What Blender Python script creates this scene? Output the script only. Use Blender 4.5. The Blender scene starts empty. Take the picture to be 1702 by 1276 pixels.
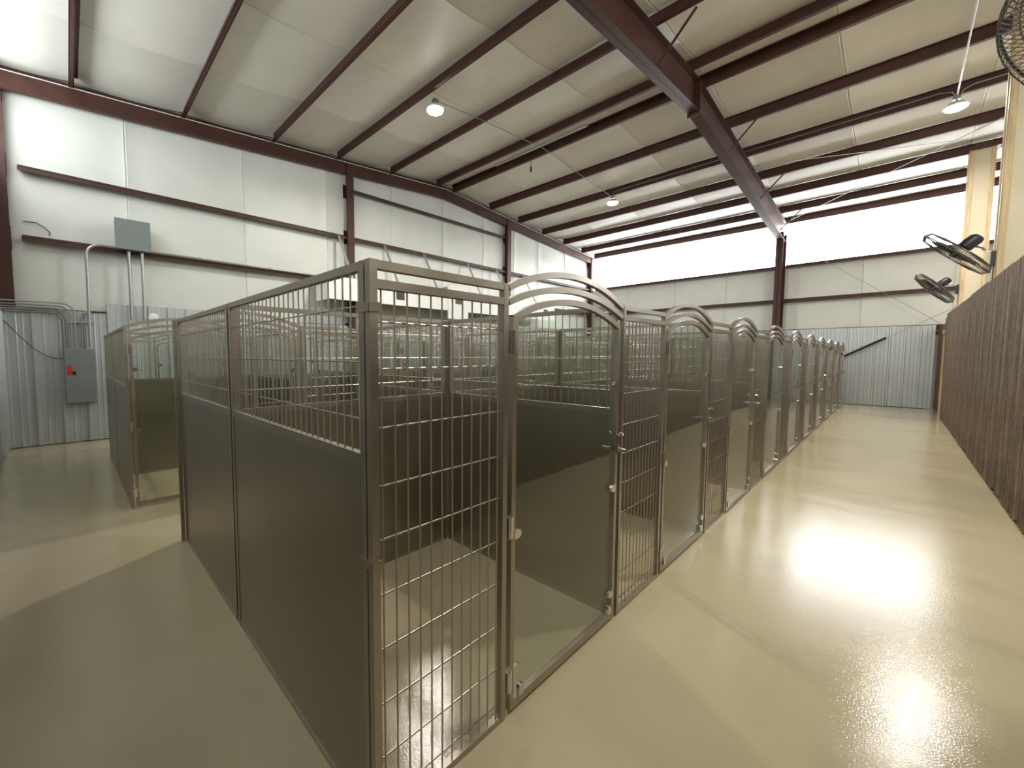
import bpy, math, random
from mathutils import Vector, Matrix
random.seed(7)
C = bpy.context.scene.collection
SC = bpy.context.scene
PI = math.pi

# ------------------------------------------------------------------ camera
CAM = (1.0579, -0.6527, 1.5479); YAW, PIT, ROL = 0.81897, -0.06584, 0.00082
cd = bpy.data.cameras.new('camera'); cam = bpy.data.objects.new('camera', cd); C.objects.link(cam)
f = Vector((-math.sin(YAW)*math.cos(PIT), math.cos(YAW)*math.cos(PIT), math.sin(PIT)))
r = f.cross(Vector((0, 0, 1))).normalized(); u = r.cross(f)
r2 = r*math.cos(ROL) + u*math.sin(ROL); u2 = u*math.cos(ROL) - r*math.sin(ROL)
cam.matrix_world = Matrix(((r2.x, u2.x, -f.x, CAM[0]), (r2.y, u2.y, -f.y, CAM[1]), (r2.z, u2.z, -f.z, CAM[2]), (0, 0, 0, 1)))
cd.sensor_width = 36.0; cd.lens = 36.0*684.37/1702
cd.shift_x = (851-753.94)/1702; cd.shift_y = -(638-634.85)/1702
cd.clip_start = 0.02; cd.clip_end = 100
SC.camera = cam

# ------------------------------------------------------------------ world and exposure
w = bpy.data.worlds.new('world'); SC.world = w; w.use_nodes = True
w.node_tree.nodes['Background'].inputs[0].default_value = (0.8, 0.87, 1.0, 1)
w.node_tree.nodes['Background'].inputs[1].default_value = 0.6
vs = SC.view_settings; vs.view_transform = 'Standard'; vs.look = 'None'; vs.exposure = 0.95; vs.gamma = 1.0
vs.use_curve_mapping = False
SC.cycles.use_denoising = True
SC.cycles.max_bounces = 10; SC.cycles.diffuse_bounces = 5; SC.cycles.glossy_bounces = 4
SC.cycles.transparent_max_bounces = 40
SC.cycles.sample_clamp_indirect = 6.0
LAMP_W = 95.0        # each high bay LED lamp
BAND_E = 6.0          # daylight through the translucent wall band

# ------------------------------------------------------------------ mesh helpers
class MB:
    def __init__(s): s.v = []; s.f = []
    def add(s, vs, fs):
        n = len(s.v); s.v += [tuple(p) for p in vs]; s.f += [tuple(i+n for i in q) for q in fs]
    def box(s, x0, x1, y0, y1, z0, z1):
        s.add([(x0,y0,z0),(x1,y0,z0),(x1,y1,z0),(x0,y1,z0),(x0,y0,z1),(x1,y0,z1),(x1,y1,z1),(x0,y1,z1)],
              [(0,3,2,1),(4,5,6,7),(0,1,5,4),(1,2,6,5),(2,3,7,6),(3,0,4,7)])
        return s
    def tube(s, a, b, rad, n=6, rad2=None, caps=True):
        return s.pipe([a, b], rad, n, caps, rad2)
    def pipe(s, pts, rad, n=6, caps=True, rad2=None):
        pts = [Vector(p) for p in pts]; base = len(s.v); m = len(pts)
        ref = None
        for i, p in enumerate(pts):
            t = (pts[min(i+1, m-1)] - pts[max(i-1, 0)]).normalized()
            if ref is None:
                ref = Vector((0, 0, 1)) if abs(t.z) < 0.9 else Vector((1, 0, 0))
            a = (ref - t*ref.dot(t)).normalized(); b = t.cross(a); ref = a
            rr = rad if rad2 is None else rad + (rad2-rad)*i/(m-1)
            for k in range(n):
                an = 2*PI*(k+0.5)/n
                s.v.append(tuple(p + a*math.cos(an)*rr + b*math.sin(an)*rr))
        for i in range(m-1):
            for k in range(n):
                k2 = (k+1) % n
                s.f.append((base+i*n+k, base+i*n+k2, base+(i+1)*n+k2, base+(i+1)*n+k))
        if caps:
            s.f.append(tuple(base+k for k in reversed(range(n))))
            s.f.append(tuple(base+(m-1)*n+k for k in range(n)))
        return s
    def bar(s, pts, w, h, side):
        """square tube swept along pts; w along the fixed axis 'side', h across it"""
        pts = [Vector(p) for p in pts]; side = Vector(side).normalized(); base = len(s.v); m = len(pts)
        for i, p in enumerate(pts):
            t = (pts[min(i+1, m-1)] - pts[max(i-1, 0)]).normalized()
            nn = t.cross(side).normalized()
            for a, b in ((-1,-1),(1,-1),(1,1),(-1,1)):
                s.v.append(tuple(p + side*a*w/2 + nn*b*h/2))
        for i in range(m-1):
            for k in range(4):
                k2 = (k+1) % 4
                s.f.append((base+i*4+k, base+i*4+k2, base+(i+1)*4+k2, base+(i+1)*4+k))
        s.f.append((base+3, base+2, base+1, base)); s.f.append(tuple(base+(m-1)*4+k for k in range(4)))
        return s
    def lathe(s, c, axis, prof, n=20):
        """prof: list of (distance along axis, radius)"""
        c = Vector(c); ax = Vector(axis).normalized()
        ref = Vector((0,0,1)) if abs(ax.z) < 0.9 else Vector((1,0,0))
        a = (ref - ax*ref.dot(ax)).normalized(); b = ax.cross(a); base = len(s.v)
        for d, rr in prof:
            for k in range(n):
                an = 2*PI*k/n
                s.v.append(tuple(c + ax*d + (a*math.cos(an) + b*math.sin(an))*max(rr, 1e-4)))
        for i in range(len(prof)-1):
            for k in range(n):
                k2 = (k+1) % n
                s.f.append((base+i*n+k, base+i*n+k2, base+(i+1)*n+k2, base+(i+1)*n+k))
        s.f.append(tuple(base+k for k in reversed(range(n))))
        s.f.append(tuple(base+(len(prof)-1)*n+k for k in range(n)))
        return s
    def prism(s, poly, axis, a0, a1):
        """poly in the two other axes (in xyz order), extruded along axis"""
        def P(p, a):
            q = list(p); q.insert('xyz'.index(axis), a); return tuple(q)
        n = len(poly)
        s.add([P(p, a0) for p in poly] + [P(p, a1) for p in poly],
              [tuple(reversed(range(n))), tuple(range(n, 2*n))] + [(i, (i+1) % n, n+(i+1) % n, n+i) for i in range(n)])
        return s
    def mesh(s, name, mat, smooth=False, bevel=0):
        me = bpy.data.meshes.new(name); me.from_pydata(s.v, [], s.f); me.validate(); me.update()
        me.materials.append(mat)
        import bmesh
        bm = bmesh.new(); bm.from_mesh(me); bmesh.ops.recalc_face_normals(bm, faces=bm.faces)
        if bevel:
            bmesh.ops.bevel(bm, geom=[e for e in bm.edges], offset=bevel, segments=1, affect='EDGES')
        bm.to_mesh(me); bm.free()
        if smooth:
            for p in me.polygons: p.use_smooth = True
            try: me.set_sharp_from_angle(angle=math.radians(40))
            except Exception: pass
        return me
    def obj(s, name, mat, parent=None, smooth=False, bevel=0, loc=None):
        return put(name, s.mesh(name, mat, smooth, bevel), parent, loc)

def put(name, me, parent=None, loc=None):
    o = bpy.data.objects.new(name, me); C.objects.link(o)
    if parent: o.parent = parent
    if loc: o.location = loc
    return o
def tag(o, label=None, cat=None, group=None, kind=None):
    if label: o['label'] = label
    if cat: o['category'] = cat
    if group: o['group'] = group
    if kind: o['kind'] = kind
    return o
def thing(name, label, cat, loc=(0,0,0), rz=0, group=None):
    o = bpy.data.objects.new(name, None); C.objects.link(o); o.location = loc; o.rotation_euler = (0,0,rz)
    o.empty_display_size = 0.1
    return tag(o, label, cat, group)
def struct(o): o['kind'] = 'structure'; return o
def stuff(o): o['kind'] = 'stuff'; return o

# ------------------------------------------------------------------ materials
def mat(name, col, rough=0.5, metal=0.0, var=0.0, scale=3.0, stretch=(1,1,1), bump=0.0, bscale=40.0, rvar=0.0, spec=0.5):
    m = bpy.data.materials.new(name); m.use_nodes = True; nt = m.node_tree; b = nt.nodes['Principled BSDF']
    b.inputs['Base Color'].default_value = (*col, 1); b.inputs['Roughness'].default_value = rough
    b.inputs['Metallic'].default_value = metal; b.inputs['Specular IOR Level'].default_value = spec
    if var or bump or rvar:
        tc = nt.nodes.new('ShaderNodeTexCoord'); mp = nt.nodes.new('ShaderNodeMapping')
        mp.inputs['Scale'].default_value = stretch; nt.links.new(tc.outputs['Object'], mp.inputs['Vector'])
        n = nt.nodes.new('ShaderNodeTexNoise'); n.inputs['Scale'].default_value = scale; n.inputs['Detail'].default_value = 6
        nt.links.new(mp.outputs[0], n.inputs['Vector'])
        if var:
            rp = nt.nodes.new('ShaderNodeValToRGB')
            rp.color_ramp.elements[0].position = 0.3; rp.color_ramp.elements[1].position = 0.7
            rp.color_ramp.elements[0].color = (*[c*(1-var) for c in col], 1)
            rp.color_ramp.elements[1].color = (*[min(1, c*(1+var)) for c in col], 1)
            nt.links.new(n.outputs['Fac'], rp.inputs[0]); nt.links.new(rp.outputs[0], b.inputs['Base Color'])
        if rvar:
            mr = nt.nodes.new('ShaderNodeMapRange'); mr.inputs[1].default_value = 0.3; mr.inputs[2].default_value = 0.7
            mr.inputs[3].default_value = rough-rvar; mr.inputs[4].default_value = rough+rvar
            nt.links.new(n.outputs['Fac'], mr.inputs[0]); nt.links.new(mr.outputs[0], b.inputs['Roughness'])
        if bump:
            n2 = nt.nodes.new('ShaderNodeTexNoise'); n2.inputs['Scale'].default_value = bscale; n2.inputs['Detail'].default_value = 4
            nt.links.new(mp.outputs[0], n2.inputs['Vector'])
            bp = nt.nodes.new('ShaderNodeBump'); bp.inputs['Strength'].default_value = bump; bp.inputs['Distance'].default_value = 0.02
            nt.links.new(n2.outputs['Fac'], bp.inputs['Height']); nt.links.new(bp.outputs[0], b.inputs['Normal'])
    return m

M_frame = mat('satin steel tube', (0.43, 0.39, 0.33), 0.37, 0.95, var=0.08, scale=5, rvar=0.06)
M_sheet = mat('brushed steel sheet', (0.36, 0.325, 0.27), 0.36, 0.95, var=0.06, scale=1.5, stretch=(1,1,0.4))
M_rod = mat('steel wire', (0.44, 0.41, 0.355), 0.36, 0.9)
M_chrome = mat('bright steel', (0.72, 0.71, 0.69), 0.16, 1.0)
M_red = mat('red oxide primer', (0.058, 0.0165, 0.0105), 0.52, 0.0, var=0.2, scale=4)
M_vinyl = mat('white vinyl facing', (0.70, 0.715, 0.675), 0.42, 0.0, var=0.04, scale=1.3, bump=0.12, bscale=7)
M_ceil = mat('vinyl facing with painted bounce light', (0.80, 0.785, 0.735), 0.42, 0.0, var=0.04, scale=1.3, bump=0.12, bscale=7)  # same vinyl as the walls, colour lightened to stand in for bounce light
M_galv = mat('galvanised sheet', (0.53, 0.56, 0.57), 0.42, 0.6, var=0.03, scale=4, stretch=(1,1,0.5))
M_galvdk = mat('dull conduit steel', (0.40, 0.40, 0.39), 0.38, 0.9)
M_greybox = mat('grey enamel', (0.20, 0.225, 0.225), 0.45)
M_cream = mat('cream board', (0.62, 0.55, 0.40), 0.6, var=0.05, scale=3)
M_wood = mat('pine trim', (0.55, 0.41, 0.235), 0.55, var=0.22, scale=5, stretch=(6,6,0.5))
M_dkwood = mat('dark door board', (0.10, 0.058, 0.03), 0.6, var=0.25, scale=5, stretch=(6,6,0.5))
M_white = mat('white painted board', (0.80, 0.80, 0.77), 0.5, var=0.03)
M_black = mat('black plastic', (0.012, 0.012, 0.013), 0.4)
M_wire = mat('grey guard wire', (0.085, 0.075, 0.062), 0.5, 0.4)
M_strap = mat('grey strap', (0.36, 0.35, 0.33), 0.5, 0.5)
M_redlab = mat('red label', (0.55, 0.03, 0.02), 0.5)
M_conc = mat('backing board', (0.4, 0.4, 0.38), 0.8)

def glass_mat():
    m = bpy.data.materials.new('clear glass'); m.use_nodes = True; nt = m.node_tree
    for n in list(nt.nodes): nt.nodes.remove(n)
    o = nt.nodes.new('ShaderNodeOutputMaterial'); mx = nt.nodes.new('ShaderNodeMixShader')
    tr = nt.nodes.new('ShaderNodeBsdfTransparent'); gl = nt.nodes.new('ShaderNodeBsdfGlossy'); fr = nt.nodes.new('ShaderNodeMapRange'); lw = nt.nodes.new('ShaderNodeLayerWeight')
    pw = nt.nodes.new('ShaderNodeMath'); pw.operation = 'POWER'; pw.inputs[1].default_value = 5.0
    nt.links.new(lw.outputs['Facing'], pw.inputs[0]); nt.links.new(pw.outputs[0], fr.inputs[0])
    fr.inputs[3].default_value = 0.035; fr.inputs[4].default_value = 0.9
    tr.inputs[0].default_value = (0.93, 0.955, 0.93, 1); gl.inputs['Roughness'].default_value = 0.02
    nt.links.new(fr.outputs[0], mx.inputs[0]); nt.links.new(tr.outputs[0], mx.inputs[1]); nt.links.new(gl.outputs[0], mx.inputs[2])
    nt.links.new(mx.outputs[0], o.inputs[0]); return m
M_glass = glass_mat()

def emit_mat(name, col, e):
    m = bpy.data.materials.new(name); m.use_nodes = True; b = m.node_tree.nodes['Principled BSDF']
    b.inputs['Base Color'].default_value = (0.8, 0.8, 0.8, 1); b.inputs['Roughness'].default_value = 0.6
    b.inputs['Emission Color'].default_value = (*col, 1); b.inputs['Emission Strength'].default_value = e
    return m
M_band = emit_mat('translucent wall panel', (0.97, 0.99, 1.0), BAND_E)
M_band2 = emit_mat('translucent wall panel, shaded side', (0.93, 0.99, 0.98), BAND_E*0.6)
M_lens = emit_mat('lamp lens', (1.0, 0.95, 0.86), 45.0)

def floor_mat():
    m = bpy.data.materials.new('beige epoxy floor'); m.use_nodes = True; nt = m.node_tree; b = nt.nodes['Principled BSDF']
    L = nt.links.new
    tc = nt.nodes.new('ShaderNodeTexCoord')
    n1 = nt.nodes.new('ShaderNodeTexNoise'); n1.inputs['Scale'].default_value = 0.9; n1.inputs['Detail'].default_value = 7; L(tc.outputs['Object'], n1.inputs['Vector'])
    rp = nt.nodes.new('ShaderNodeValToRGB'); rp.color_ramp.elements[0].position = 0.3; rp.color_ramp.elements[1].position = 0.72
    rp.color_ramp.elements[0].color = (0.42, 0.358, 0.226, 1); rp.color_ramp.elements[1].color = (0.49, 0.42, 0.274, 1)
    L(n1.outputs['Fac'], rp.inputs[0])
    # a damp stain near the far end and small dark specks
    def dist(cx, cy, sx, sy):
        s = nt.nodes.new('ShaderNodeMapping'); s.vector_type = 'POINT'
        s.inputs['Location'].default_value = (-cx/sx, -cy/sy, 0); s.inputs['Scale'].default_value = (1/sx, 1/sy, 0)
        L(tc.outputs['Object'], s.inputs['Vector'])
        ln = nt.nodes.new('ShaderNodeVectorMath'); ln.operation = 'LENGTH'; L(s.outputs[0], ln.inputs[0]); return ln.outputs['Value']
    st = nt.nodes.new('ShaderNodeMapRange'); st.inputs[1].default_value = 0.75; st.inputs[2].default_value = 1.0
    st.inputs[3].default_value = 0.45; st.inputs[4].default_value = 0.0; L(dist(1.35, 14.7, 0.85, 0.75), st.inputs[0])
    mx = nt.nodes.new('ShaderNodeMixRGB'); mx.inputs[2].default_value = (0.20, 0.16, 0.09, 1)
    L(st.outputs[0], mx.inputs[0]); L(rp.outputs[0], mx.inputs[1])
    sp = nt.nodes.new('ShaderNodeTexVoronoi'); sp.inputs['Scale'].default_value = 1.6; L(tc.outputs['Object'], sp.inputs['Vector'])
    sr = nt.nodes.new('ShaderNodeMapRange'); sr.inputs[1].default_value = 0.010; sr.inputs[2].default_value = 0.015
    sr.inputs[3].default_value = 0.7; sr.inputs[4].default_value = 0.0; L(sp.outputs['Distance'], sr.inputs[0])
    m2 = nt.nodes.new('ShaderNodeMixRGB'); m2.inputs[2].default_value = (0.06, 0.045, 0.03, 1)
    L(sr.outputs[0], m2.inputs[0]); L(mx.outputs[0], m2.inputs[1]); L(m2.outputs[0], b.inputs['Base Color'])
    n2 = nt.nodes.new('ShaderNodeTexNoise'); n2.inputs['Scale'].default_value = 1.7; n2.inputs['Detail'].default_value = 7
    fm = nt.nodes.new('ShaderNodeMapping'); fm.inputs['Scale'].default_value = (0.7, 2.6, 1); fm.inputs['Rotation'].default_value = (0, 0, 0.25)
    L(tc.outputs['Object'], fm.inputs['Vector']); L(fm.outputs[0], n2.inputs['Vector'])
    mr = nt.nodes.new('ShaderNodeMapRange'); mr.inputs[1].default_value = 0.3; mr.inputs[2].default_value = 0.7
    mr.inputs[3].default_value = 0.05; mr.inputs[4].default_value = 0.15; L(n2.outputs['Fac'], mr.inputs[0]); L(mr.outputs[0], b.inputs['Roughness'])
    n3 = nt.nodes.new('ShaderNodeTexNoise'); n3.inputs['Scale'].default_value = 120; n3.inputs['Detail'].default_value = 3; L(tc.outputs['Object'], n3.inputs['Vector'])
    bp = nt.nodes.new('ShaderNodeBump'); bp.inputs['Strength'].default_value = 0.35; bp.inputs['Distance'].default_value = 0.002
    L(n3.outputs['Fac'], bp.inputs['Height']); L(bp.outputs[0], b.inputs['Normal'])
    b.inputs['Specular IOR Level'].default_value = 0.45
    return m
M_floor = floor_mat()

def rust_mat():
    m = bpy.data.materials.new('weathered brown sheet'); m.use_nodes = True; nt = m.node_tree; b = nt.nodes['Principled BSDF']
    L = nt.links.new
    tc = nt.nodes.new('ShaderNodeTexCoord'); mp = nt.nodes.new('ShaderNodeMapping'); mp.inputs['Scale'].default_value = (1, 4.2, 0.16)
    L(tc.outputs['Object'], mp.inputs['Vector'])
    n = nt.nodes.new('ShaderNodeTexNoise'); n.inputs['Scale'].default_value = 2.6; n.inputs['Detail'].default_value = 9; n.inputs['Roughness'].default_value = 0.68
    L(mp.outputs[0], n.inputs['Vector'])
    rp = nt.nodes.new('ShaderNodeValToRGB'); e = rp.color_ramp.elements
    e[0].position = 0.32; e[0].color = (0.030, 0.020, 0.013, 1); e[1].position = 0.72; e[1].color = (0.36, 0.285, 0.21, 1)
    k = e.new(0.52); k.color = (0.155, 0.112, 0.076, 1)
    L(n.outputs['Fac'], rp.inputs[0])
    n2 = nt.nodes.new('ShaderNodeTexNoise'); n2.inputs['Scale'].default_value = 28; n2.inputs['Detail'].default_value = 5; L(tc.outputs['Object'], n2.inputs['Vector'])
    mx = nt.nodes.new('ShaderNodeMixRGB'); mx.blend_type = 'OVERLAY'; mx.inputs[0].default_value = 0.55
    L(rp.outputs[0], mx.inputs[1]); L(n2.outputs['Fac'], mx.inputs[2]); L(mx.outputs[0], b.inputs['Base Color'])
    b.inputs['Roughness'].default_value = 0.65; b.inputs['Metallic'].default_value = 0.1
    bp = nt.nodes.new('ShaderNodeBump'); bp.inputs['Strength'].default_value = 0.25; bp.inputs['Distance'].default_value = 0.01
    L(n2.outputs['Fac'], bp.inputs['Height']); L(bp.outputs[0], b.inputs['Normal'])
    return m
M_rust = rust_mat()

# ------------------------------------------------------------------ building dimensions
WX = -8.79       # inner face of gable wall lining (left)
WV = -8.97       # vinyl behind the girts
LY = 17.44       # inner face of far wall lining
LV = 17.62
NY = -1.43       # near wall lining
NV = -1.60
RX = 1.884       # brown partition
EX = 12.0         # far gable of the hall, beyond the partition
RIDGE = 8.22
PUR = [-0.38, 1.24, 2.96, 4.52, 6.13, 7.82, 8.48, 10.22, 11.80, 13.36, 14.88, 16.36]
def zb(y): return 6.70 - 0.072*abs(y-RIDGE)      # underside of the purlins

# floor
fl = struct(MB().box(WX-0.35, EX+0.2, NV-0.2, LV+0.2, -0.15, 0).obj('floor', M_floor))

# ---- profiled sheets
def rib_profile(wd):
    pts = []; n = max(1, round(wd/0.305)); p = wd/n
    for i in range(n):
        o = i*p
        pts += [(o, 0.0), (o+0.012, 0.036), (o+0.048, 0.036), (o+0.060, 0.0),
                (o+0.135, 0.0), (o+0.143, 0.006), (o+0.158, 0.006), (o+0.166, 0.0),
                (o+0.215, 0.0), (o+0.223, 0.006), (o+0.238, 0.006), (o+0.246, 0.0)]
    pts.append((wd, 0.0)); return pts
def sheet_mesh(name, m, prof, z0, z1, axis, sign, t=0.004, zf=None):
    """profiled sheet: prof runs along 'y' or 'x', depth towards sign on the other axis; solid with thickness t"""
    mb = MB(); n = len(prof); V = []
    for back in (0, 1):
        for top in (0, 1):
            for a, d in prof:
                dd = sign*(d - back*t); zz = (z1 if top else (z0 + (zf(a) if zf else 0)))
                V.append((dd, a, zz) if axis == 'y' else (a, dd, zz))
    F = []
    for i in range(n-1):
        F += [(i, i+1, n+i+1, n+i), (2*n+i+1, 2*n+i, 3*n+i, 3*n+i+1), (i+1, i, 2*n+i, 2*n+i+1), (n+i, n+i+1, 3*n+i+1, 3*n+i)]
    F += [(0, n, 3*n, 2*n), (n-1, 3*n-1, 4*n-1, 2*n-1)]
    mb.add(V, F); return mb.mesh(name, m)

# ---- C / Z section members
def zsec(mb, axis, a0, a1, x, z, dep=0.20, fl=0.06, t=0.012, flip=1):
    """Z purlin along axis x, web at y=x.. bottom at z"""
    if axis == 'x':
        mb.box(a0, a1, x-t/2, x+t/2, z, z+dep)
        mb.box(a0, a1, min(x, x+flip*fl), max(x, x+flip*fl), z, z+t)
        mb.box(a0, a1, x+flip*fl-t/2 if flip > 0 else x+flip*fl-t/2, x+flip*fl+t/2, z, z+0.022)
        mb.box(a0, a1, min(x, x-flip*fl), max(x, x-flip*fl), z+dep-t, z+dep)
    return mb

# ------------------------------------------------------------------ ceiling
ceil = struct(MB().prism([(NV-0.1, zb(NV)+0.32), (RIDGE, zb(RIDGE)+0.32), (LV+0.1, zb(LV)+0.32), (LV+0.1, zb(LV)+0.42), (RIDGE, zb(RIDGE)+0.42), (NV-0.1, zb(NV)+0.42)],
              'x', WV-0.15, EX+0.15).obj('ceiling', M_conc))
def blanket(x0, x1):
    """facing of one roll of roof insulation, sagging a little between the purlins"""
    ys = []; stops = [NV-0.05] + PUR + [LV+0.05]
    for a, b in zip(stops, stops[1:]):
        k = 2 if b-a < 0.8 else 6
        ys += [(a+(b-a)*i/k, math.sin(PI*i/k)*(0.05 if k > 2 else 0.015)) for i in range(k)]
    ys.append((stops[-1], 0))
    xs = [x0+0.002, x0+0.02, x0+0.05, (x0+x1)/2, x1-0.05, x1-0.02, x1-0.002]
    ex = [0.0, 0.012, 0, -0.006, 0, 0.012, 0.0]
    mb = MB(); nx = len(xs)
    for th in (0, 0.05):
        for y, s in ys:
            for x, e in zip(xs, ex):
                mb.v.append((x, y, zb(y)+0.215 - s - (e if not th else 0) + th + (0.0)))
    ny = len(ys); N = nx*ny
    for j in range(ny-1):
        for i in range(nx-1):
            a = j*nx+i
            mb.f.append((a, a+1, a+nx+1, a+nx)); mb.f.append((N+a+nx, N+a+nx+1, N+a+1, N+a))
        mb.f.append((j*nx, (j+1)*nx, N+(j+1)*nx, N+j*nx)); a = j*nx+nx-1
        mb.f.append((a, N+a, N+a+nx, a+nx))
    return mb.obj('insulation_blanket', M_ceil, ceil, smooth=True)
x = WV
while x < EX:
    x1 = min(x+1.83, EX+0.1); blanket(x, x1); x = x1
for y in PUR:
    fl_ = -1 if y < RIDGE else 1
    zsec(MB(), 'x', WX+0.03, EX, y, zb(y), flip=fl_).obj('purlin', M_red, ceil)
for y, s in ((NV+0.10, 1), (LV-0.12, -1)):
    zsec(MB(), 'x', WX+0.03, EX, y, zb(y)-0.02, dep=0.22, flip=s).obj('eave_strut', M_red, ceil)

# ------------------------------------------------------------------ left gable wall
def gable_poly(y0, y1, z0, dz=0.15):
    p = [(y0, z0), (y1, z0), (y1, zb(y1)+dz)]
    if y0 < RIDGE < y1: p.append((RIDGE, zb(RIDGE)+dz))
    p.append((y0, zb(y0)+dz)); return p
wl = struct(MB().prism(gable_poly(NV-0.1, LV+0.1, 0, 0.3), 'x', WV-0.2, WV-0.06).obj('wall_left', M_conc))
GIRT = [2.26, 3.47, 4.60]
def wall_blanket(y0, y1, par, axis, plane, sign, zlist, top):
    """vinyl facing strip between two seams, pillowed between the girts"""
    mb = MB(); zs = []
    for a, b in zip(zlist, zlist[1:]):
        zs += [(a+(b-a)*i/5, math.sin(PI*i/5)*0.02) for i in range(5)]
    zs.append((zlist[-1], 0))
    m = (y0+y1)/2
    prof = [(y0+0.001, 0.0), (y0+0.018, 0.016), (y0+0.05, 0.004), (y0+0.3, 0.010), (m, 0.014), (y1-0.3, 0.010), (y1-0.05, 0.004), (y1-0.018, 0.016), (y1-0.001, 0.0)]
    n = len(prof)
    for back in (0, 1):
        for z, s in zs:
            for a, d in prof:
                zz = min(z, top(a))
                dd = plane + sign*((d + s) if not back else -0.04)
                mb.v.append((dd, a, zz) if axis == 'y' else (a, dd, zz))
    N = n*len(zs)
    for j in range(len(zs)-1):
        for i in range(n-1):
            a = j*n+i
            mb.f.append((a, a+1, a+n+1, a+n)); mb.f.append((N+a+n, N+a+n+1, N+a+1, N+a))
        a = j*n; mb.f.append((a, a+n, N+a+n, N+a)); a = j*n+n-1; mb.f.append((a, N+a, N+a+n, a+n))
    return mb.obj('insulation_blanket', M_vinyl, par, smooth=True)
seams = [NV, 0.297, 2.342, 4.305, 6.251, 8.22, 10.1, 11.8, 13.35, 15.3, LV]
for a, b in zip(seams, seams[1:]):
    wall_blanket(a, b, wl, 'y', WV, 1, [2.2, 3.47, 4.62, 5.80, 6.9], lambda y: zb(y)+0.12)
# columns standing in the gable
cols = [(-1.42, -1.245), (4.76, 4.95), (11.18, 11.38), (17.24, 17.42)]
for a, b in cols:
    z1 = zb((a+b)/2)-0.02; xf = WX+0.05 if a > 0 else WX-0.02
    mb = MB(); mb.box(WV+0.01, WV+0.02, a, b, 0, z1); mb.box(WV+0.02, xf, (a+b)/2-0.006, (a+b)/2+0.006, 0, z1); mb.box(xf, xf+0.014, a, b, 0, z1)
    mb.obj('column', M_red, wl)
def girt(y0, y1, z, parent, axis, wall_in, wall_v):
    s = 1 if wall_in > wall_v else -1
    def B(mb, d0, d1, z0, z1):
        d0, d1 = min(d0, d1), max(d0, d1)
        mb.box(d0, d1, y0, y1, z0, z1) if axis == 'y' else mb.box(y0, y1, d0, d1, z0, z1)
    mb = MB(); B(mb, wall_v+s*0.03, wall_in, z-0.006, z+0.006)
    B(mb, wall_in-s*0.012, wall_in, z-0.065, z); B(mb, wall_v+s*0.03, wall_v+s*0.042, z, z+0.065)
    return mb.obj('girt', M_red, parent)
for z in GIRT[1:]:
    for a, b in ((-1.12, 4.75), (4.96, 11.17), (11.39, 17.2)): girt(a, b, z, wl, 'y', WX, WV)
girt(4.96, 11.17, 5.83, wl, 'y', WX, WV)
for a, b in ((-1.12, 4.75), (4.96, 11.17), (11.39, 17.2)): girt(a, b, 2.27, wl, 'y', WX-0.005, WV)
# rake beam under the purlins: channel with a light upper flange edge
def rake(y0, y1):
    z = lambda y: zb(y)
    mb = MB(); d = 0.27
    mb.prism([(y0, z(y0)-d), (y1, z(y1)-d), (y1, z(y1)-0.003), (y0, z(y0)-0.003)], 'x', WX+0.02, WX+0.035)
    for o in (0.004, d-0.014):
        mb.prism([(y0, z(y0)-o-0.012), (y1, z(y1)-o-0.012), (y1, z(y1)-o), (y0, z(y0)-o)], 'x', WX-0.06, WX+0.02)
    return mb.obj('rake_beam', M_red, wl)
rake(NY, RIDGE-0.004); rake(RIDGE+0.004, LY-0.02)
MB().box(WX+0.036, WX+0.048, RIDGE-0.07, RIDGE+0.07, zb(RIDGE)-0.34, zb(RIDGE)-0.01).obj('splice_plate', M_red, wl)
# dark channel closing the roof edge above the rake beam
for a, b in ((NV, RIDGE), (RIDGE, LV)):
    MB().prism([(a, zb(a)+0.002), (b, zb(b)+0.002), (b, zb(b)+0.14), (a, zb(a)+0.14)], 'x', WV+0.03, WV+0.05).obj('rake_angle', M_red, wl)
    MB().prism([(a, zb(a)-0.002), (b, zb(b)-0.002), (b, zb(b)+0.012), (a, zb(a)+0.012)], 'x', WV+0.05, WX+0.045).obj('facing_strip', M_vinyl, wl)
# galvanised lining, sheet by sheet (each 0.915 m)
prof = rib_profile(0.915)
me_lo = sheet_mesh('metal_sheet', M_galv, prof, 0.012, 2.31, 'y', 1)
me_hi = sheet_mesh('metal_sheet', M_galv, prof, 0.012, 2.47, 'y', 1)
ys = [NY + 0.06 + 0.915*i for i in range(21)]
y = -1.05; y = NY+0.02
me_first = sheet_mesh('metal_sheet', M_galv, rib_profile(1.30), 0.012, 2.31, 'y', 1)
put('metal_sheet', me_first, wl, (WX, NY+0.02, 0))
y = NY+1.322
k = 0
while y < LY-0.9:
    put('metal_sheet', me_hi if k < 3 else me_lo, wl, (WX, y, 0)); y += 0.917; k += 1

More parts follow.
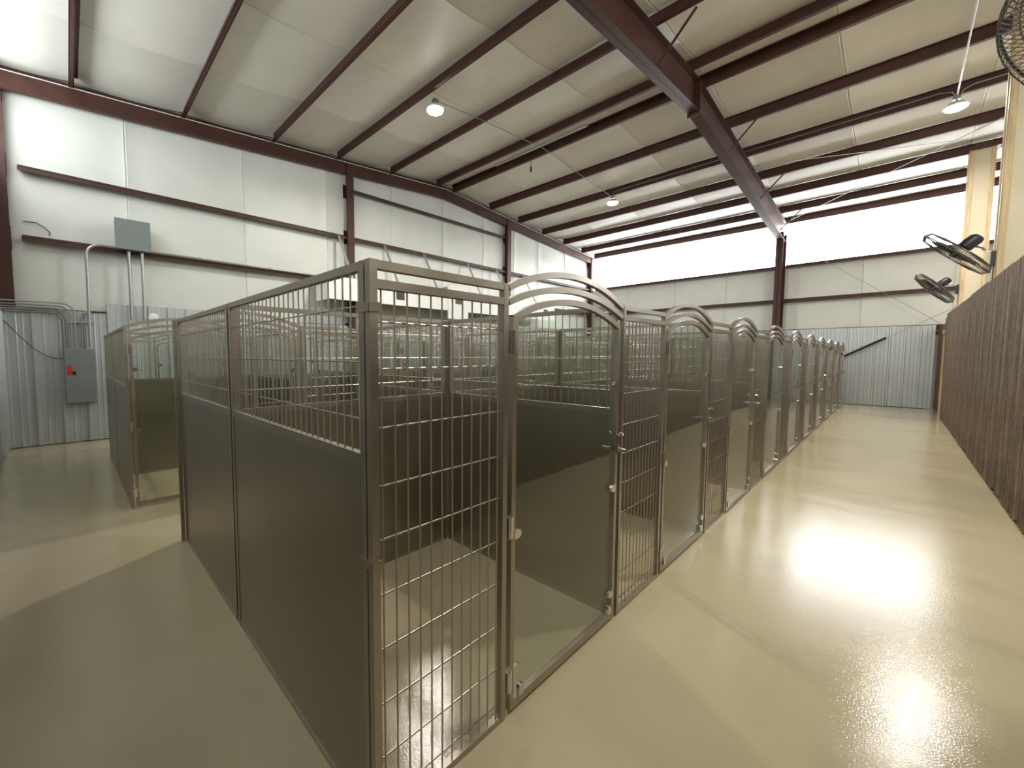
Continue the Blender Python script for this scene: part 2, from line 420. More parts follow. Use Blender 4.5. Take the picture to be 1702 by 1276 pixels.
# ------------------------------------------------------------------ far wall
wb = struct(MB().box(WV-0.2, EX+0.2, LV+0.06, LV+0.2, 0, 6.35).obj('wall_back', M_conc))
xs = [WV, -7.1, -5.2, -3.4, -1.6, 0.25, 2.1, 4.0, 5.8, 7.6, 9.4, 11.0, EX]
for a, b in zip(xs, xs[1:]):
    wall_blanket(a, b, wb, 'x', LV, -1, [2.2, 3.45, 4.60], lambda y: 4.60)
prx = rib_profile(0.915)
me_far = sheet_mesh('metal_sheet', M_galv, prx, 0.012, 2.41, 'x', -1)
x = 1.80-0.915*11 - 0.0
for i in range(12):
    x0 = 1.82-0.917*(i+1)
    if x0 > WX: put('metal_sheet', me_far, wb, (x0, LY, 0))
for i in range(11): put('metal_sheet', me_far, wb, (1.95+0.917*i, LY, 0)) if 1.95+0.917*(i+1) < EX else None
for a, b in ((-8.6, -1.88), (-1.66, 5.2), (5.4, EX)):
    girt(a, b, 3.42, wb, 'x', LY, LV); girt(a, b, 4.58, wb, 'x', LY, LV); girt(a, b, 2.37, wb, 'x', LY+0.005, LV)
# translucent daylight panels
win = struct(MB().box(WV, EX, LV, LV+0.03, 4.60, 6.20).obj('window_1', M_band))
# near wall, the same build (behind the camera)
wn = struct(MB().box(WV-0.2, EX+0.2, NV-0.2, NV-0.06, 0, 6.35).obj('wall_front', M_conc))
for a, b in zip(xs, xs[1:]):
    wall_blanket(a, b, wn, 'x', NV, 1, [2.2, 3.45, 4.60], lambda y: 4.60)
me_near = sheet_mesh('metal_sheet', M_galv, prx, 0.012, 2.31, 'x', 1)
x = WX+0.03
while x < EX-1: put('metal_sheet', me_near, wn, (x, NY, 0)); x += 0.917
for a, b in ((-8.5, -1.88), (-1.66, 5.2)):
    girt(a, b, 3.42, wn, 'x', NY, NV); girt(a, b, 4.58, wn, 'x', NY, NV)
struct(MB().box(WV, EX, NV-0.03, NV, 4.75, 5.9).obj('window_2', M_band2))
# the hall's other end, beyond the partition
we = struct(MB().prism(gable_poly(NV-0.1, LV+0.1, 0, 0.3), 'x', EX, EX+0.14).obj('wall_end', M_vinyl))

# ------------------------------------------------------------------ steel portal frame
FX = -1.77
fr = thing('steel_frame', 'deep dark red steel roof beam crossing the ceiling, on a column at the far wall', 'beam', (FX, LY-0.2, 0))
def FP(mb, name): return mb.obj(name, M_red, fr, loc=(-FX, -(LY-0.2), 0))
DEP = 0.64
for y0, y1 in ((NY+0.1, RIDGE-0.016), (RIDGE+0.016, LY-0.05)):
    D = lambda y: 0.57 if y < RIDGE else 0.57 + 0.07*(y-RIDGE)/9.2
    mb = MB(); mb.prism([(y0, zb(y0)-D(y0)), (y1, zb(y1)-D(y1)), (y1, zb(y1)-0.005), (y0, zb(y0)-0.005)], 'x', FX-0.006, FX+0.006)
    o = FP(mb, 'rafter')
    for top in (1, 0):
        q0, q1 = (0.005, 0.005) if top else (D(y0)-0.012, D(y1)-0.012)
        mb = MB(); mb.prism([(y0, zb(y0)-q0-0.012), (y1, zb(y1)-q1-0.012), (y1, zb(y1)-q1), (y0, zb(y0)-q0)], 'x', FX-0.10, FX+0.10)
        q = mb.obj('flange', M_red, o)
for s in (-1, 1):
    FP(MB().box(FX-0.11, FX+0.11, RIDGE+s*0.008-0.0075, RIDGE+s*0.008+0.0075, zb(RIDGE)-0.57-0.06, zb(RIDGE)-0.02), 'splice_plate')
for zz in (0.08, 0.2, 0.45, 0.605):
    for sx in (-0.06, 0.06): FP(MB().tube((FX+sx, RIDGE-0.03, zb(RIDGE)-zz), (FX+sx, RIDGE+0.03, zb(RIDGE)-zz), 0.012), 'bolt')
for y in (6.22, 10.22, 13.36, 16.36):
    mb = MB(); mb.bar([(FX+0.09, y, zb(y)-0.52), (FX+0.62, y, zb(y)+0.03)], 0.035, 0.006, (0,1,0)); mb.bar([(FX+0.09, y+0.018, zb(y)-0.52), (FX+0.62, y+0.018, zb(y)+0.03)], 0.006, 0.035, (0,1,0))
    FP(mb, 'flange_brace')
for ya, yb in ((LY-0.44, LY+0.14), (NV+0.02, NY+0.35)):
    zt = 5.42
    mb = MB(); mb.box(FX-0.006, FX+0.006, ya, yb, 0, zt+0.25); mb.box(FX-0.10, FX+0.10, ya, ya+0.013, 0, zt+0.25); mb.box(FX-0.10, FX+0.10, yb-0.013, yb, 0, zt+0.25)
    FP(mb, 'column')
FP(MB().box(FX-0.13, FX+0.13, LY-0.5, LY-0.02, 0, 0.02), 'base_plate')

# ------------------------------------------------------------------ brown corrugated partition
wr = struct(MB().box(RX+0.025, RX+0.10, NY, 15.95, 0.02, 2.50).obj('wall_right', M_dkwood))
def corr_sheet(L, seed):
    rn = random.Random(seed); n = int(L/0.1016*8)
    prof = [(L*i/n, 0.008+0.008*math.sin(2*PI*(L*i/n)/0.1016)) for i in range(n+1)]
    kn = [rn.uniform(0, 0.05) for _ in range(12)]
    def zf(a):
        t = a/L*10; i = int(t); q = t-i; q = q*q*(3-2*q); return kn[i]*(1-q)+kn[i+1]*q
    return sheet_mesh('metal_sheet', M_rust, prof, 0.004, 2.55+rn.uniform(-0.012, 0.012), 'y', -1, t=0.003, zf=zf)
mesh_var = [corr_sheet(0.915, s) for s in range(5)]
y = NY+0.03; i = 0
while y+0.915 < 16.0:
    o = put('metal_sheet', mesh_var[(i*3) % 5], wr, (RX+0.012, y, 0)); y += 0.916; i += 1
yend = y
# timber door at the partition's far end
dr = struct(MB().box(RX+0.03, RX+0.07, yend+0.10, LY-0.12, 0.01, 2.38).obj('door_1', M_dkwood))
MB().box(RX-0.03, RX+0.07, yend+0.02, yend+0.09, 0, 2.05).obj('door_post', M_wood, dr, bevel=0.003)
MB().box(RX-0.05, RX+0.04, yend+0.0, yend+0.11, 2.06, 2.17).obj('latch_block', M_wood, dr, bevel=0.004)
MB().box(RX-0.01, RX+0.07, LY-0.11, LY-0.035, 0, 2.42).obj('door_jamb', M_dkwood, dr)

# ------------------------------------------------------------------ boxed posts behind the partition
def post(y, label):
    x0, x1 = 1.994, 2.36; z1 = zb(y)-0.16
    t = thing('boxed_post', label, 'post', (x0, y, 0), group='boxed posts behind the brown wall')
    def p(mb, n, m, bev=0.0): return mb.obj(n, m, t, loc=(-x0, -y, 0), bevel=bev)
    p(MB().box(x0+0.02, x1-0.02, y+0.012, y+0.33, 0, z1), 'board', M_cream)
    for a, b in ((x0, x0+0.065), (x1-0.065, x1)):
        p(MB().box(a, b, y-0.008, y+0.018, 0, z1), 'trim_board', M_wood, 0.002)
    p(MB().box(x0-0.008, x0+0.018, y+0.02, y+0.09, 0, z1), 'trim_board', M_wood, 0.002)
    p(MB().box(x0-0.008, x0+0.018, y+0.26, y+0.33, 0, z1), 'trim_board', M_wood, 0.002)
    mb = MB(); mb.box(x0-0.008, x1+0.06, y-0.03, y+0.37, z1, z1+0.03); mb.box(x0+0.08, x1-0.08, y+0.05, y+0.28, z1+0.03, z1+0.15)
    p(mb, 'cap', M_red)
    return t
post(14.3, 'cream boxed post with pine corner trims, behind brown wall by the smaller fan')
post(9.2, 'cream boxed post with pine edge, behind brown wall holding the middle fan')
post(3.9, 'cream boxed post behind brown wall holding the dark fan at the top corner')

# ------------------------------------------------------------------ wall fans
def fan(c, axis, anchor, label, R=0.36):
    c = Vector(c); a = Vector(axis).normalized()
    t = thing('wall_fan', label, 'fan', c, group='wall fans along the brown wall')
    ref = Vector((0,1,0)); e1 = (ref - a*ref.dot(a)).normalized(); e2 = a.cross(e1)
    def pt(d, rr, an): return a*d + (e1*math.cos(an) + e2*math.sin(an))*rr
    for name, sg in (('front_guard', 1), ('back_guard', -1)):
        mb = MB(); prof = [(0.085*sg, 0.07), (0.085*sg, R*0.55), (0.065*sg, R*0.9), (0.0, R)]
        for k in range(84):
            an = 2*PI*k/84; mb.pipe([pt(d, q, an) for d, q in prof], 0.003, 4, caps=False)
        for d, q in ((0.086*sg, 0.07), (0.086*sg, R*0.35), (0.085*sg, R*0.62), (0.06*sg, R*0.92)):
            mb.pipe([pt(d, q, 2*PI*k/32) for k in range(33)], 0.0035, 4, caps=False)
        mb.obj(name, M_wire, t)
    mb = MB(); mb.pipe([pt(0, R, 2*PI*k/40) for k in range(41)], 0.008, 6, caps=False); mb.obj('rim', M_wire, t)
    mb = MB()
    for k in range(3):
        b0 = 2*PI*k/3; V = []
        for th in (0, 0.006):
            for q, wd, tw in ((0.05, 0.35, 0.03), (0.16, 0.42, 0.035), (0.27, 0.42, 0.03), (0.325, 0.30, 0.02)):
                V += [pt(-tw+th, q, b0-wd), pt(tw+th, q, b0+wd)]
        F = []
        for j in range(3): F += [(2*j, 2*j+1, 2*j+3, 2*j+2), (8+2*j+2, 8+2*j+3, 8+2*j+1, 8+2*j), (2*j, 2*j+2, 8+2*j+2, 8+2*j), (2*j+1, 8+2*j+1, 8+2*j+3, 2*j+3)]
        F += [(0, 8, 9, 1), (6, 7, 15, 14)]
        MB_ = MB(); MB_.add(V, F); MB_.obj('blade', M_wire, t)
    MB().lathe((0,0,0), a, [(-0.03, 0.02), (-0.03, 0.05), (0.05, 0.05), (0.06, 0.03)], 14).obj('hub', M_black, t, smooth=True)
    mo = MB().lathe((0,0,0), a, [(-0.30, 0.03), (-0.29, 0.065), (-0.25, 0.085), (-0.11, 0.085), (-0.09, 0.06), (-0.08, 0.06)], 18).obj('motor', M_black, t, smooth=True)
    an = Vector(anchor) - c
    j = a*-0.2 + Vector((0.05, 0, -0.08))
    mid = Vector((an.x-0.10, an.y, an.z+0.12))
    mb = MB(); mb.pipe([a*-0.18, j, (j+mid)/2+Vector((0,0,0.015)), mid, Vector((an.x-0.035, an.y, an.z+0.09)), Vector((an.x-0.025, an.y, an.z))], 0.016, 8); mb.obj('arm', M_chrome, t, smooth=True)
    MB().box(an.x-0.045, an.x, an.y-0.035, an.y+0.035, an.z-0.12, an.z+0.09).obj('mount_bracket', M_black, t, bevel=0.004)
    return t
fan((1.60, 9.0, 3.05), (-0.70, 0.12, -0.70), (1.986, 9.26, 2.97), 'grey wall fan tilted down, its guard edge against the bright wall band', R=0.46)
fan((1.60, 14.1, 3.10), (-0.76, 0.0, -0.65), (1.986, 14.38, 3.08), 'small distant grey wall fan tilted down, in front of the far wall girt', R=0.46)
fan((1.72, 3.0, 3.10), (-0.60, -0.30, -0.70), (1.986, 3.98, 3.0), 'dark wall fan guard cut off by the top corner of the photo', R=0.46)

# ------------------------------------------------------------------ kennels
PITCH = 1.66; H = 1.83; T = 0.027; DPT = 1.487
HR = [1.648, 1.505, 1.322, 1.138, 0.965, 0.784, 0.604, 0.419, 0.235, 0.075]
SR = [1.70, 1.526, 1.345]
RAIL2 = (1.746, 1.773)

def front_frame(y0, y1):
    mb = MB()
    for a in (y0, y1-T): mb.box(-T, 0, a, a+T, 0, H)
    for a, b in ((H-T, H-0.0005), RAIL2, (0.0, 0.027)): mb.box(-T+0.0008, -0.0008, y0+T, y1-T, a, b)
    return mb
def vrod(z0, z1, rad=0.0033): return MB().tube((0,0,z0), (0,0,z1), rad, 6)
def front_rods(y0, y1):
    n = 12; s = (y1-y0)/(n+0.9)
    ysv = [y0 + s*(i+0.95) for i in range(n)]
    ysv = [v for v in ysv if v < y1-T-0.004 and v > y0+T+0.004]
    return ysv
def arc(y0, y1, zc, rise, n=20):
    c = y1-y0; Rr = (c*c/4 + rise*rise)/(2*rise); zc0 = zc + rise - Rr; m = (y0+y1)/2
    return [(m + Rr*math.sin(a), zc0 + Rr*math.cos(a)) for a in [math.asin(max(-1, min(1, (-c/2 + c*i/n)/Rr))) for i in range(n+1)]]

class Kit: pass
def make_kit(door_first):
    K = Kit()
    if door_first: K.p = (1.03, 1.658); K.d = (0.0, 1.03)
    else: K.p = (0.0, 0.637); K.d = (0.637, PITCH)
    p0, p1 = K.p; d0, d1 = K.d
    K.frame = front_frame(p0, p1).mesh('front_panel', M_frame)
    K.vr_y = front_rods(p0, p1)
    mb = MB()
    for v in K.vr_y: mb.tube((-T/2, v, 0.02), (-T/2, v, RAIL2[0]+0.004), 0.0033, 6, caps=False)
    for z in HR: mb.tube((-T/2-0.0062, p0+T-0.004, z), (-T/2-0.0062, p1-T+0.004, z), 0.003, 6, caps=False)
    K.rods = mb.mesh('rods', M_rod)
    # arches above the door
    a0, a1 = (d0, d1+0.012) if not door_first else (d0+0.012, d1)
    A0, A1 = d0+0.0065, d1-0.0065
    K.arch = []
    for zc, rise in ((H-T/2, 0.103), (1.7595, 0.092)):
        K.arch.append(MB().bar([(-T/2, a, b) for a, b in arc(A0, A1, zc, rise)], T-0.002, T, (1,0,0)).mesh('door_arch', M_frame, smooth=True))
    # door leaf: stiles, bottom rail and arched head as one frame
    s0, s1 = d0+(0.040 if door_first else 0.030), d1-(0.012 if door_first else 0.036); W = 0.027; zt = 1.700
    mb = MB()
    for a in (s0, s1-W): mb.box(-T, 0, a, a+W, 0.016, zt)
    mb.box(-T+0.0008, -0.0008, s0+W, s1-W, 0.016, 0.056)
    mb.bar([(-T/2, a, b) for a, b in arc(s0+0.006, s1-0.006, zt-0.002, 0.098)], T-0.002, W, (1,0,0))
    K.door = mb.mesh('door', M_frame, smooth=True)
    g0, g1 = s0+W+0.012, s1-W-0.004
    top = arc(g0, g1, zt-0.022, 0.090)
    poly = [(g0, 0.062), (g1, 0.062)] + list(reversed(top))
    K.glass = MB().prism(poly, 'x', -0.022, -0.014).mesh('glass_pane', M_glass)
    K.hinge = MB().box(-0.020, 0.004, -0.021, 0.010, -0.045, 0.045).tube((0.004, -0.008, -0.045), (0.004, -0.008, 0.045), 0.007, 8).mesh('hinge', M_chrome, bevel=0)
    K.hy = s0; 
    # glass clip: rounded tongue
    def clip(sg):
        pts = [(0.0, -0.019), (sg*0.030, -0.019)] + [(sg*(0.030+0.016*math.cos(a)), 0.019*math.sin(a)) for a in [-PI/3, -PI/6, 0, PI/6, PI/3]] + [(sg*0.030, 0.019), (0.0, 0.019)]
        return MB().prism(pts, 'x', -0.012, 0.002).mesh('glass_clip', M_chrome)
    K.clipL, K.clipR = clip(1), clip(-1)
    K.clipB = MB().prism([(-0.017, 0.0)] + [(0.017*math.cos(a), 0.036+0.017*math.sin(a)) for a in [PI, 3*PI/4, PI/2, PI/4, 0]] + [(0.017, 0.0)], 'x', -0.012, 0.004).mesh('glass_clip', M_chrome)
    K.clips = [(K.clipL, s0+W-0.006, 0.79), (K.clipL, s0+W-0.006, 0.19), (K.clipR, s1-W+0.006, 1.38), (K.clipR, s1-W+0.006, 0.79), (K.clipR, s1-W+0.006, 0.165), (K.clipL, s0+W-0.006, 1.40)]
    K.clipsB = [(s0+W+0.05, 0.052), (s1-W-0.03, 0.052)]
    # latch: plunger body, cross handle and two upright prongs
    mb = MB()
    mb.tube((0.004, 0, -0.03), (0.004, 0, 0.075), 0.008, 8); mb.box(-0.03, 0.012, -0.014, 0.014, -0.018, 0.018)
    mb.pipe([(0.012, 0, 0.0), (0.035, -0.004, -0.006), (0.062, -0.008, -0.004)], 0.008, 8)
    mb.pipe([(-0.03, 0, 0.0), (-0.055, -0.006, -0.004), (-0.08, -0.010, 0.0)], 0.007, 8)
    mb.pipe([(0.004, 0, 0.07), (0.018, 0, 0.088), (0.036, 0, 0.080)], 0.007, 8)
    mb.pipe([(-0.034, 0, -0.01), (-0.034, 0, 0.08), (-0.045, 0, 0.09)], 0.006, 8)
    mb.tube((0.006, 0.03, -0.02), (0.006, 0.03, 0.07), 0.006, 8); mb.box(-0.004, 0.008, 0.0, 0.036, -0.012, 0.004)
    K.latch = mb.mesh('latch', M_chrome, smooth=True); K.ly = s1-W/2
    return K

def wall_panel(Lx):
    """solid-bottom panel along local x from 0 to Lx, thickness in y 0..T; returns frame, sheet, rods meshes"""
    mb = MB()
    for a in (0, Lx-T): mb.box(a, a+T, 0, T, 0, H)
    for a, b in ((H-T, H-0.0005), (1.205, 1.240), (0.0, 0.027)): mb.box(T, Lx-T, 0.0008, T-0.0008, a, b)
    fme = mb.mesh('panel_frame', M_frame)
    sme = MB().box(T-0.001, Lx-T+0.001, 0.005, T-0.004, 0.026, 1.2055).mesh('sheet', M_sheet)
    n = int((Lx-2*T)/0.0505); s = (Lx-2*T)/n
    vx = [T + s*(i+0.5) for i in range(n)]
    mb = MB()
    for v in vx: mb.tube((v, T/2, 1.238), (v, T/2, H-T+0.002), 0.0033, 6, caps=False)
    for z in SR: mb.tube((T-0.004, T/2-0.0062, z), (Lx-T+0.004, T/2-0.0062, z), 0.003, 6, caps=False)
    return fme, sme, mb.mesh('rods', M_rod), vx
LS, LB = 1.42, PITCH-0.064
SIDE = wall_panel(LS); BACK = wall_panel(LB)
clamp_me = MB().box(-0.006, 0.006, -0.012, 0.075, -0.02, 0.02).box(0.0, 0.03, 0.068, 0.075, -0.02, 0.02).mesh('clamp', M_frame)
rod_cache = {}
def rod_obj(par, key, a, b, rad):
    k = (round(a[0]-b[0], 4), round(a[1]-b[1], 4), round(a[2]-b[2], 4), rad)
    if k not in rod_cache: rod_cache[k] = MB().tube((0,0,0), Vector(b)-Vector(a), rad, 6).mesh('rod', M_rod)
    return put('rod', rod_cache[k], par, a)

def add_panel(par, P, name, loc, rz, Lx, single):
    o = put(name, P[0], par, loc); o.rotation_euler = (0, 0, rz)
    put('sheet', P[1], o)
    if single:
        for v in P[3]: rod_obj(o, 'v', (v, T/2, 1.238), (v, T/2, H-T+0.002), 0.0033)
        for z in SR: rod_obj(o, 'h', (T-0.004, T/2-0.0062, z), (Lx-T+0.004, T/2-0.0062, z), 0.003)
    else: stuff(put('rods', P[2], o))
    return o

KA, KC = make_kit(False), make_kit(True)
def kennel(K, loc, rz, label, group, back=True, end_near=False, end_far_post=False, start_post=False, front_single=False, side_single=False, back_single=False):
    t = thing('dog_kennel', label, 'kennel', loc, rz, group)
    p0, p1 = K.p
    fp = put('front_panel', K.frame, t)
    if front_single:
        for v in K.vr_y: rod_obj(fp, 'v', (-T/2, v, 0.02), (-T/2, v, RAIL2[0]+0.004), 0.0033)
        for z in HR: rod_obj(fp, 'h', (-T/2-0.0062, p0+T-0.004, z), (-T/2-0.0062, p1-T+0.004, z), 0.003)
    else: stuff(put('rods', K.rods, fp))
    for a in K.arch: put('door_arch', a, t)
    d = put('door', K.door, t)
    put('glass_pane', K.glass, d)
    for z in (1.60, 0.83, 0.155): put('hinge', K.hinge, d, (0, K.hy, z))
    for m, y, z in K.clips: put('glass_clip', m, d, (0, y, z))
    for y, z in K.clipsB: put('glass_clip', K.clipB, d, (0, y, z))
    put('latch', K.latch, d, (0, K.ly, 1.02))
    Ls, Lb = LS, LB
    # divider at the far-y side (local x runs inwards, so rotate by pi)
    add_panel(t, SIDE, 'side_panel', (-0.034, PITCH-0.001, 0), PI, Ls, side_single)
    if back: add_panel(t, BACK, 'back_panel', (-1.4565, 0.031, 0), PI/2, Lb, back_single)
    if end_near:
        add_panel(t, SIDE, 'side_panel', (-0.034, T+0.0, 0), PI, Ls, True)
        for z in (1.69, 0.90):
            put('clamp', MB().box(-0.072, 0.004, -0.005, -0.0005, -0.014, 0.014).box(0.0005, 0.005, -0.005, 0.034, -0.014, 0.014).mesh('clamp', M_frame), t, (0, 0, z))
    if start_post: put('post', MB().box(-T, 0, 0.001, T, 0, H).mesh('post', M_frame), t, (0, 0, 0))
    if start_post: add_panel(t, SIDE, 'side_panel', (-0.034, T+0.0005, 0), PI, Ls, True)
    if end_far_post: put('post', MB().box(-T, 0, 0, T, 0, H).mesh('post', M_frame), t, (0, PITCH+0.001, 0))
    return t

ORD = ['first', 'second', 'third', 'fourth', 'fifth', 'sixth', 'seventh', 'eighth', 'ninth', 'tenth']
NK = 10
CX, CY0 = -4.105, -0.25
for k in range(NK):
    kennel(KA, (0, PITCH*k, 0), 0, f'{ORD[k]} steel kennel from the near corner, arched glass door on the brown-wall aisle',
           'steel kennels along the brown-wall aisle', end_near=(k == 0), end_far_post=(k == NK-1), front_single=(k < 2), side_single=(k == 0), back_single=(k == 0))
for k in range(NK):
    n = NK-1-k      # counted from the near end
    kennel(KA, (-2.94, PITCH*(n+1), 0), PI, f'{ORD[n]} steel kennel from the near end, row backing onto the brown-wall aisle row',
           'steel kennels backing onto the front row', back=False, end_far_post=(n == 0), side_single=(n == 0))
for k in range(NK):
    kennel(KC, (CX, CY0+PITCH*k, 0), 0, f'{ORD[k]} steel kennel from the near end, row across the inner aisle',
           'steel kennels across the inner aisle', start_post=(k == 0), front_single=False)
for k in range(NK):
    n = NK-1-k
    kennel(KC, (CX-2.94, CY0+PITCH*(n+1), 0), PI, f'{ORD[n]} steel kennel from the near end, last row before the grey panel wall',
           'steel kennels next to the gable wall', back=False)

# ------------------------------------------------------------------ high bay lamps
def lamp(x, y, label, z=None):
    z = z or zb(y)-0.05
    t = thing('high_bay_light', label, 'light', (x, y, z), group='LED high bay lights')
    MB().box(-0.05, 0.05, -0.05, 0.05, -0.02, 0.045).obj('junction_box', M_galvdk, t, bevel=0.004)
    mb = MB(); mb.tube((0,0,-0.02), (0,0,-0.065), 0.012, 8)
    for s in (-1, 1): mb.pipe([(0,0,-0.06), (s*0.07,0,-0.07), (s*0.09,0,-0.10)], 0.006, 6)
    mb.obj('hanger', M_galvdk, t)
    MB().lathe((0,0,0), (0,0,1), [(-0.155, 0.165), (-0.13, 0.165), (-0.105, 0.12), (-0.07, 0.10), (-0.06, 0.06)], 24).obj('housing', M_white, t, smooth=True)
    MB().lathe((0,0,0), (0,0,1), [(-0.215, 0.05), (-0.20, 0.11), (-0.18, 0.145), (-0.156, 0.152)], 24).obj('lens', M_lens, t, smooth=True)
    ld = bpy.data.lights.new('lamp', 'AREA'); ld.shape = 'DISK'; ld.size = 0.30; ld.spread = math.radians(165); ld.energy = LAMP_W; ld.color = (1.0, 0.955, 0.87)
    lo = bpy.data.objects.new('lamp', ld); C.objects.link(lo); lo.parent = t; lo.location = (0, 0, -0.23)
    return t
lamp(-5.21, 4.72, 'bright LED high bay light under the purlin nearest the gable, over the near rows')
lamp(-5.12, 11.84, 'bright LED high bay light farther along, past the roof ridge')
lamp(1.62, 11.84, 'bright LED high bay light above the brown wall beside the boxed post')
lamp(8.40, 4.72, 'added unseen high bay fill light over the hall behind the brown wall, near end')  # added out of view to brighten the ceiling above the partition
lamp(8.40, 11.84, 'added unseen high bay fill light over the hall behind the brown wall, far end')  # second unseen fill lamp, added for the same stretch of ceiling
lamp(1.62, 4.72, 'LED high bay light overhead, above the near end of the brown-wall aisle')

def conduit(pts, label, rad=0.011, m=None, cat='conduit', name='ceiling_conduit', n=8):
    mb = MB(); mb.pipe(pts, rad, n); o = mb.obj(name, m or M_galvdk, smooth=True)
    return tag(o, label, cat)
conduit([(-5.19, 4.76, zb(4.7)-0.03)] + [(-5.17, y, zb(y)-0.02) for y in (6.0, 8.22, 10.0)] + [(-5.13, 11.76, zb(11.8)-0.03)], 'thin grey conduit crossing the purlins between the two inner ceiling lights', 0.009)
conduit([(-5.09, 11.80, zb(11.8)-0.02), (-5.08, 11.77, zb(11.8)+0.04), (-4.98, 11.77, zb(11.8)+0.09), (-1.9, 11.77, zb(11.8)+0.10), (1.40, 11.77, zb(11.8)+0.10), (1.56, 11.77, zb(11.8)+0.06), (1.60, 11.80, zb(11.8)-0.01)], 'thin grey conduit running along the side of a purlin towards the brown wall', 0.011)
conduit([(1.67, 11.80, zb(11.8)-0.01), (1.69, 11.77, zb(11.8)+0.05), (1.82, 11.77, zb(11.8)+0.10), (5.0, 11.77, zb(11.8)+0.10)], 'grey conduit continuing along the purlin past the light by the boxed post', 0.011)
conduit([(1.62, 4.78, zb(4.72)-0.03)] + [(1.62, y, zb(y)-0.02) for y in (6.5, 8.22, 10.0)] + [(1.62, 11.76, zb(11.8)-0.02)], 'pale conduit crossing the purlins up to the light above the brown wall', 0.012)

# ------------------------------------------------------------------ brace rods
def rodthing(a, b, label, rad=0.007):
    global last_rod
    o = last_rod = MB().tube(a, b, rad, 6).obj('brace_rod', M_galvdk); return tag(o, label, 'rod', 'thin steel brace rods')
rodthing((-1.65, 12.1, zb(12.1)-0.13), (5.2, 15.2, zb(15.2)-0.10), 'thin brace rod under the roof, starting at the deep beam near the third purlin')
rodthing((-1.60, 17.0, zb(17.0)-0.10), (5.2, 10.2, zb(10.2)-0.08), 'thin brace rod under the roof, starting at the top of the far column')
rodthing((-1.60, 17.32, 5.4), (3.6, 17.32, 1.0), 'thin brace rod crossing the far wall downwards from the column')
rodthing((-1.60, 17.26, 0.55), (3.6, 17.26, 3.78), 'thin brace rod in a black foam sleeve rising across the far wall')
ho = MB().tube((-1.0, 17.26, 0.922), (0.85, 17.26, 2.071), 0.035, 10).obj('foam_sleeve', M_black, last_rod)

# ------------------------------------------------------------------ electrical gear on the gable wall
XB = WX+0.035
jb = thing('junction_box', 'square grey electrical box high on the white gable wall above the girt', 'box', (XB, 0.32, 3.47))
MB().box(0, 0.16, -0.255, 0.255, 0.0, 0.53).obj('box_body', M_greybox, jb, bevel=0.004)
MB().box(0.16, 0.166, -0.26, 0.26, -0.005, 0.535).obj('cover', M_greybox, jb, bevel=0.002)
for dy in (-0.07, 0.125):
    mb = MB(); mb.pipe([(0.07, dy, 0.0), (0.07, dy, -1.27)], 0.026, 12); mb.obj('conduit', M_galvdk, jb, smooth=True)
    MB().lathe((0.07, dy, -0.05), (0,0,1), [(0, 0.026), (0.0, 0.033), (0.04, 0.033), (0.05, 0.026)], 12).obj('connector', M_galvdk, jb, smooth=True)
mb = MB(); zc, y0 = -0.05, -0.255
mb.pipe([(0.06, -0.25, 0.02), (0.06, -0.46, 0.02)] + [(0.06, -0.46-0.20*math.sin(a), 0.02-0.20*(1-math.cos(a))) for a in [PI/10*i for i in range(1, 6)]] + [(0.06, -0.66, -0.6), (0.06, -0.675, -1.80)], 0.024, 12)
mb.obj('conduit', M_galvdk, jb, smooth=True)
o = conduit([(XB+0.02, 0.585, 3.50), (XB+0.02, 4.6, 3.49)], 'long thin conduit lying along the middle girt of the gable wall', 0.02, n=10, name='wall_conduit')
cc = MB()
for yy in (1.4, 2.8, 4.1): cc.lathe((XB+0.02, yy, 3.50), (0,1,0), [(-0.03, 0.02), (-0.03, 0.027), (0.03, 0.027), (0.03, 0.02)], 10)
cc.obj('couplings', M_galvdk, o)
bp = thing('breaker_panel', 'grey breaker panel with red stickers on the corrugated gable wall', 'panel', (WX+0.032, -0.505, 0.70))
MB().box(0, 0.12, -0.205, 0.205, 0, 0.955).obj('cabinet', M_greybox, bp, bevel=0.004)
MB().box(0.12, 0.130, -0.195, 0.195, 0.012, 0.943).obj('door', M_greybox, bp, bevel=0.003)
MB().box(0.130, 0.134, -0.17, -0.10, 0.50, 0.62).obj('red_sticker', M_redlab, bp)
MB().box(0.130, 0.134, -0.16, -0.115, 0.63, 0.66).obj('red_sticker', M_redlab, bp)
MB().box(0.130, 0.145, -0.095, -0.06, 0.50, 0.56).obj('latch', M_black, bp, bevel=0.003)
for i, (dy, zt, yl) in enumerate([(-0.175, 1.56, -0.95), (-0.145, 1.60, -0.95), (-0.12, 1.63, -0.95), (-0.085, 1.67, -0.95), (-0.035, 1.72, -0.95)]):
    rr = 0.16
    dx = 0.05 + 0.004*i
    pts = [(dx, dy, 0.93), (dx, dy, zt-rr)] + [(dx, dy-rr*(1-math.cos(a)), zt-rr+rr*math.sin(a)) for a in [PI/12*j for j in range(1, 7)]] + [(dx, -0.905, zt+0.0)]
    mb = MB(); mb.pipe(pts, 0.0125, 8); mb.obj('conduit', M_galvdk, bp, smooth=True)
for dy, s in ((0.055, 1), (0.085, 1)):
    zt = 1.60; rr = 0.10
    pts = [(0.05, dy, 0.93), (0.05, dy, zt-rr)] + [(0.05, dy+s*rr*(1-math.cos(a)), zt-rr+rr*math.sin(a)) for a in [PI/12*j for j in range(1, 7)]] + [(0.05, 0.40, zt)]
    mb = MB(); mb.pipe(pts, 0.0125, 8); mb.obj('conduit', M_galvdk, bp, smooth=True)
MB().box(0.0, 0.07, -0.12, 0.22, 1.40, 1.43).obj('strut_rail', M_galvdk, bp)
rc = MB().lathe((WX+0.035, 0.58, 2.26), (1,0,0), [(0, 0.085), (0.05, 0.085), (0.065, 0.06)], 20).obj('round_cover', M_white, smooth=True)
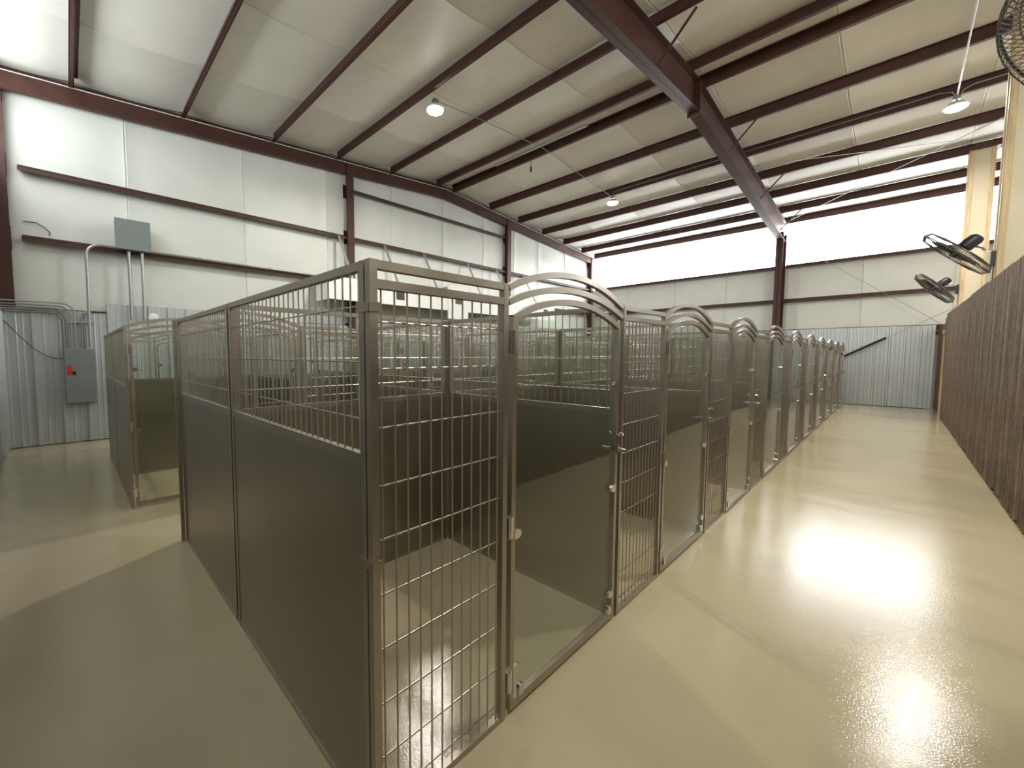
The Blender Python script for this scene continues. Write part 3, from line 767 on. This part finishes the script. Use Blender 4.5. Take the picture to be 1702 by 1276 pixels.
tag(rc, 'small round white cover on the corrugated wall above the left kennel door', 'cover')
conduit([(WX+0.04, -1.38, 2.1)] + [(WX+0.05, -1.38+0.9*t, 2.1-0.62*math.sin(PI*t*0.72)) for t in [0.1*i for i in range(1, 11)]], 'thin black cable sagging across the corrugated sheets beside the breaker panel', 0.006, M_black, 'cable', 'cable', 6)
conduit([(WV+0.06, -1.1, 3.75), (WV+0.06, -0.95, 3.76), (WV+0.07, -0.85, 3.70), (WV+0.08, -0.78, 3.62), (WV+0.10, -0.80, 3.57)], 'loose black cable end on the white wall near the corner column', 0.008, M_black, 'cable', 'cable', 6)

# ------------------------------------------------------------------ white bulkhead hung on straps
bh = thing('wall_bulkhead', 'long white boxed bulkhead with dark square vents, hung on grey straps along the gable', 'bulkhead', (WX, 3.85, 2.85))
BO = (-WX, -3.85, -2.85)
def bpart(mb, n, m, par=None, bev=0): return mb.obj(n, m, par or bh, loc=BO if par is None else None, bevel=bev)
XF = -8.06
edges = [3.85, 5.35, 6.45, 7.62, 8.45, 9.6, 10.8, 12.0, 13.2]
for i, (a, b) in enumerate(zip(edges, edges[1:])):
    mid = i == 3
    z0, z1 = (2.62, 3.62) if mid else (2.86, 3.40)
    pn = bpart(MB().box(XF, XF+(0.05 if mid else 0.03), a+0.004, b-0.004, z0, z1), 'front_panel', M_white, bev=0.003)
    if i in (1, 3, 5, 6, 7):
        c = (a+b)/2; s = 0.13
        zz = 3.14 if not mid else 3.2
        bx = MB().box(XF+(0.05 if mid else 0.03), XF+(0.062 if mid else 0.042), c-s, c+s, zz-0.12, zz+0.12); bx.obj('vent', M_black if not mid else M_red, pn)
bpart(MB().box(WX+0.03, XF, 3.86, 13.19, 2.95, 2.98), 'soffit', M_strap)
bpart(MB().box(WX+0.03, XF, 3.86, 13.19, 3.36, 3.39), 'top_board', M_white)
bpart(MB().box(WX+0.03, XF, 3.855, 3.88, 2.86, 3.36), 'end_board', M_white)
bpart(MB().box(WX+0.03, XF+0.02, 7.60, 8.46, 3.55, 3.60), 'upper_box_top', M_white)
for y in (4.52, 5.90, 7.29, 9.15, 10.57, 12.13):
    bpart(MB().bar([(WX+0.03, y, 4.58), (XF-0.03, y, 3.40)], 0.075, 0.012, (0,1,0)), 'strap', M_strap)

# ------------------------------------------------------------------ odds and ends under the roof
o = MB().box(-6.6, -3.9, 8.02, 8.10, zb(8.2)-0.035, zb(8.2)-0.008).obj('flat_bar', M_strap); tag(o, 'flat grey metal bar lying between the two ridge purlins', 'bar')
mb = MB(); mb.tube((-5.76, 8.52, zb(8.5)+0.02), (-5.76, 8.52, zb(8.5)-0.16), 0.006, 6); mb.lathe((-5.76, 8.52, zb(8.5)-0.30), (0,0,1), [(0, 0.012), (0.03, 0.024), (0.12, 0.022), (0.15, 0.008)], 10)
tag(mb.obj('hanging_plug', M_black), 'small black plug hanging from a ridge purlin', 'plug')
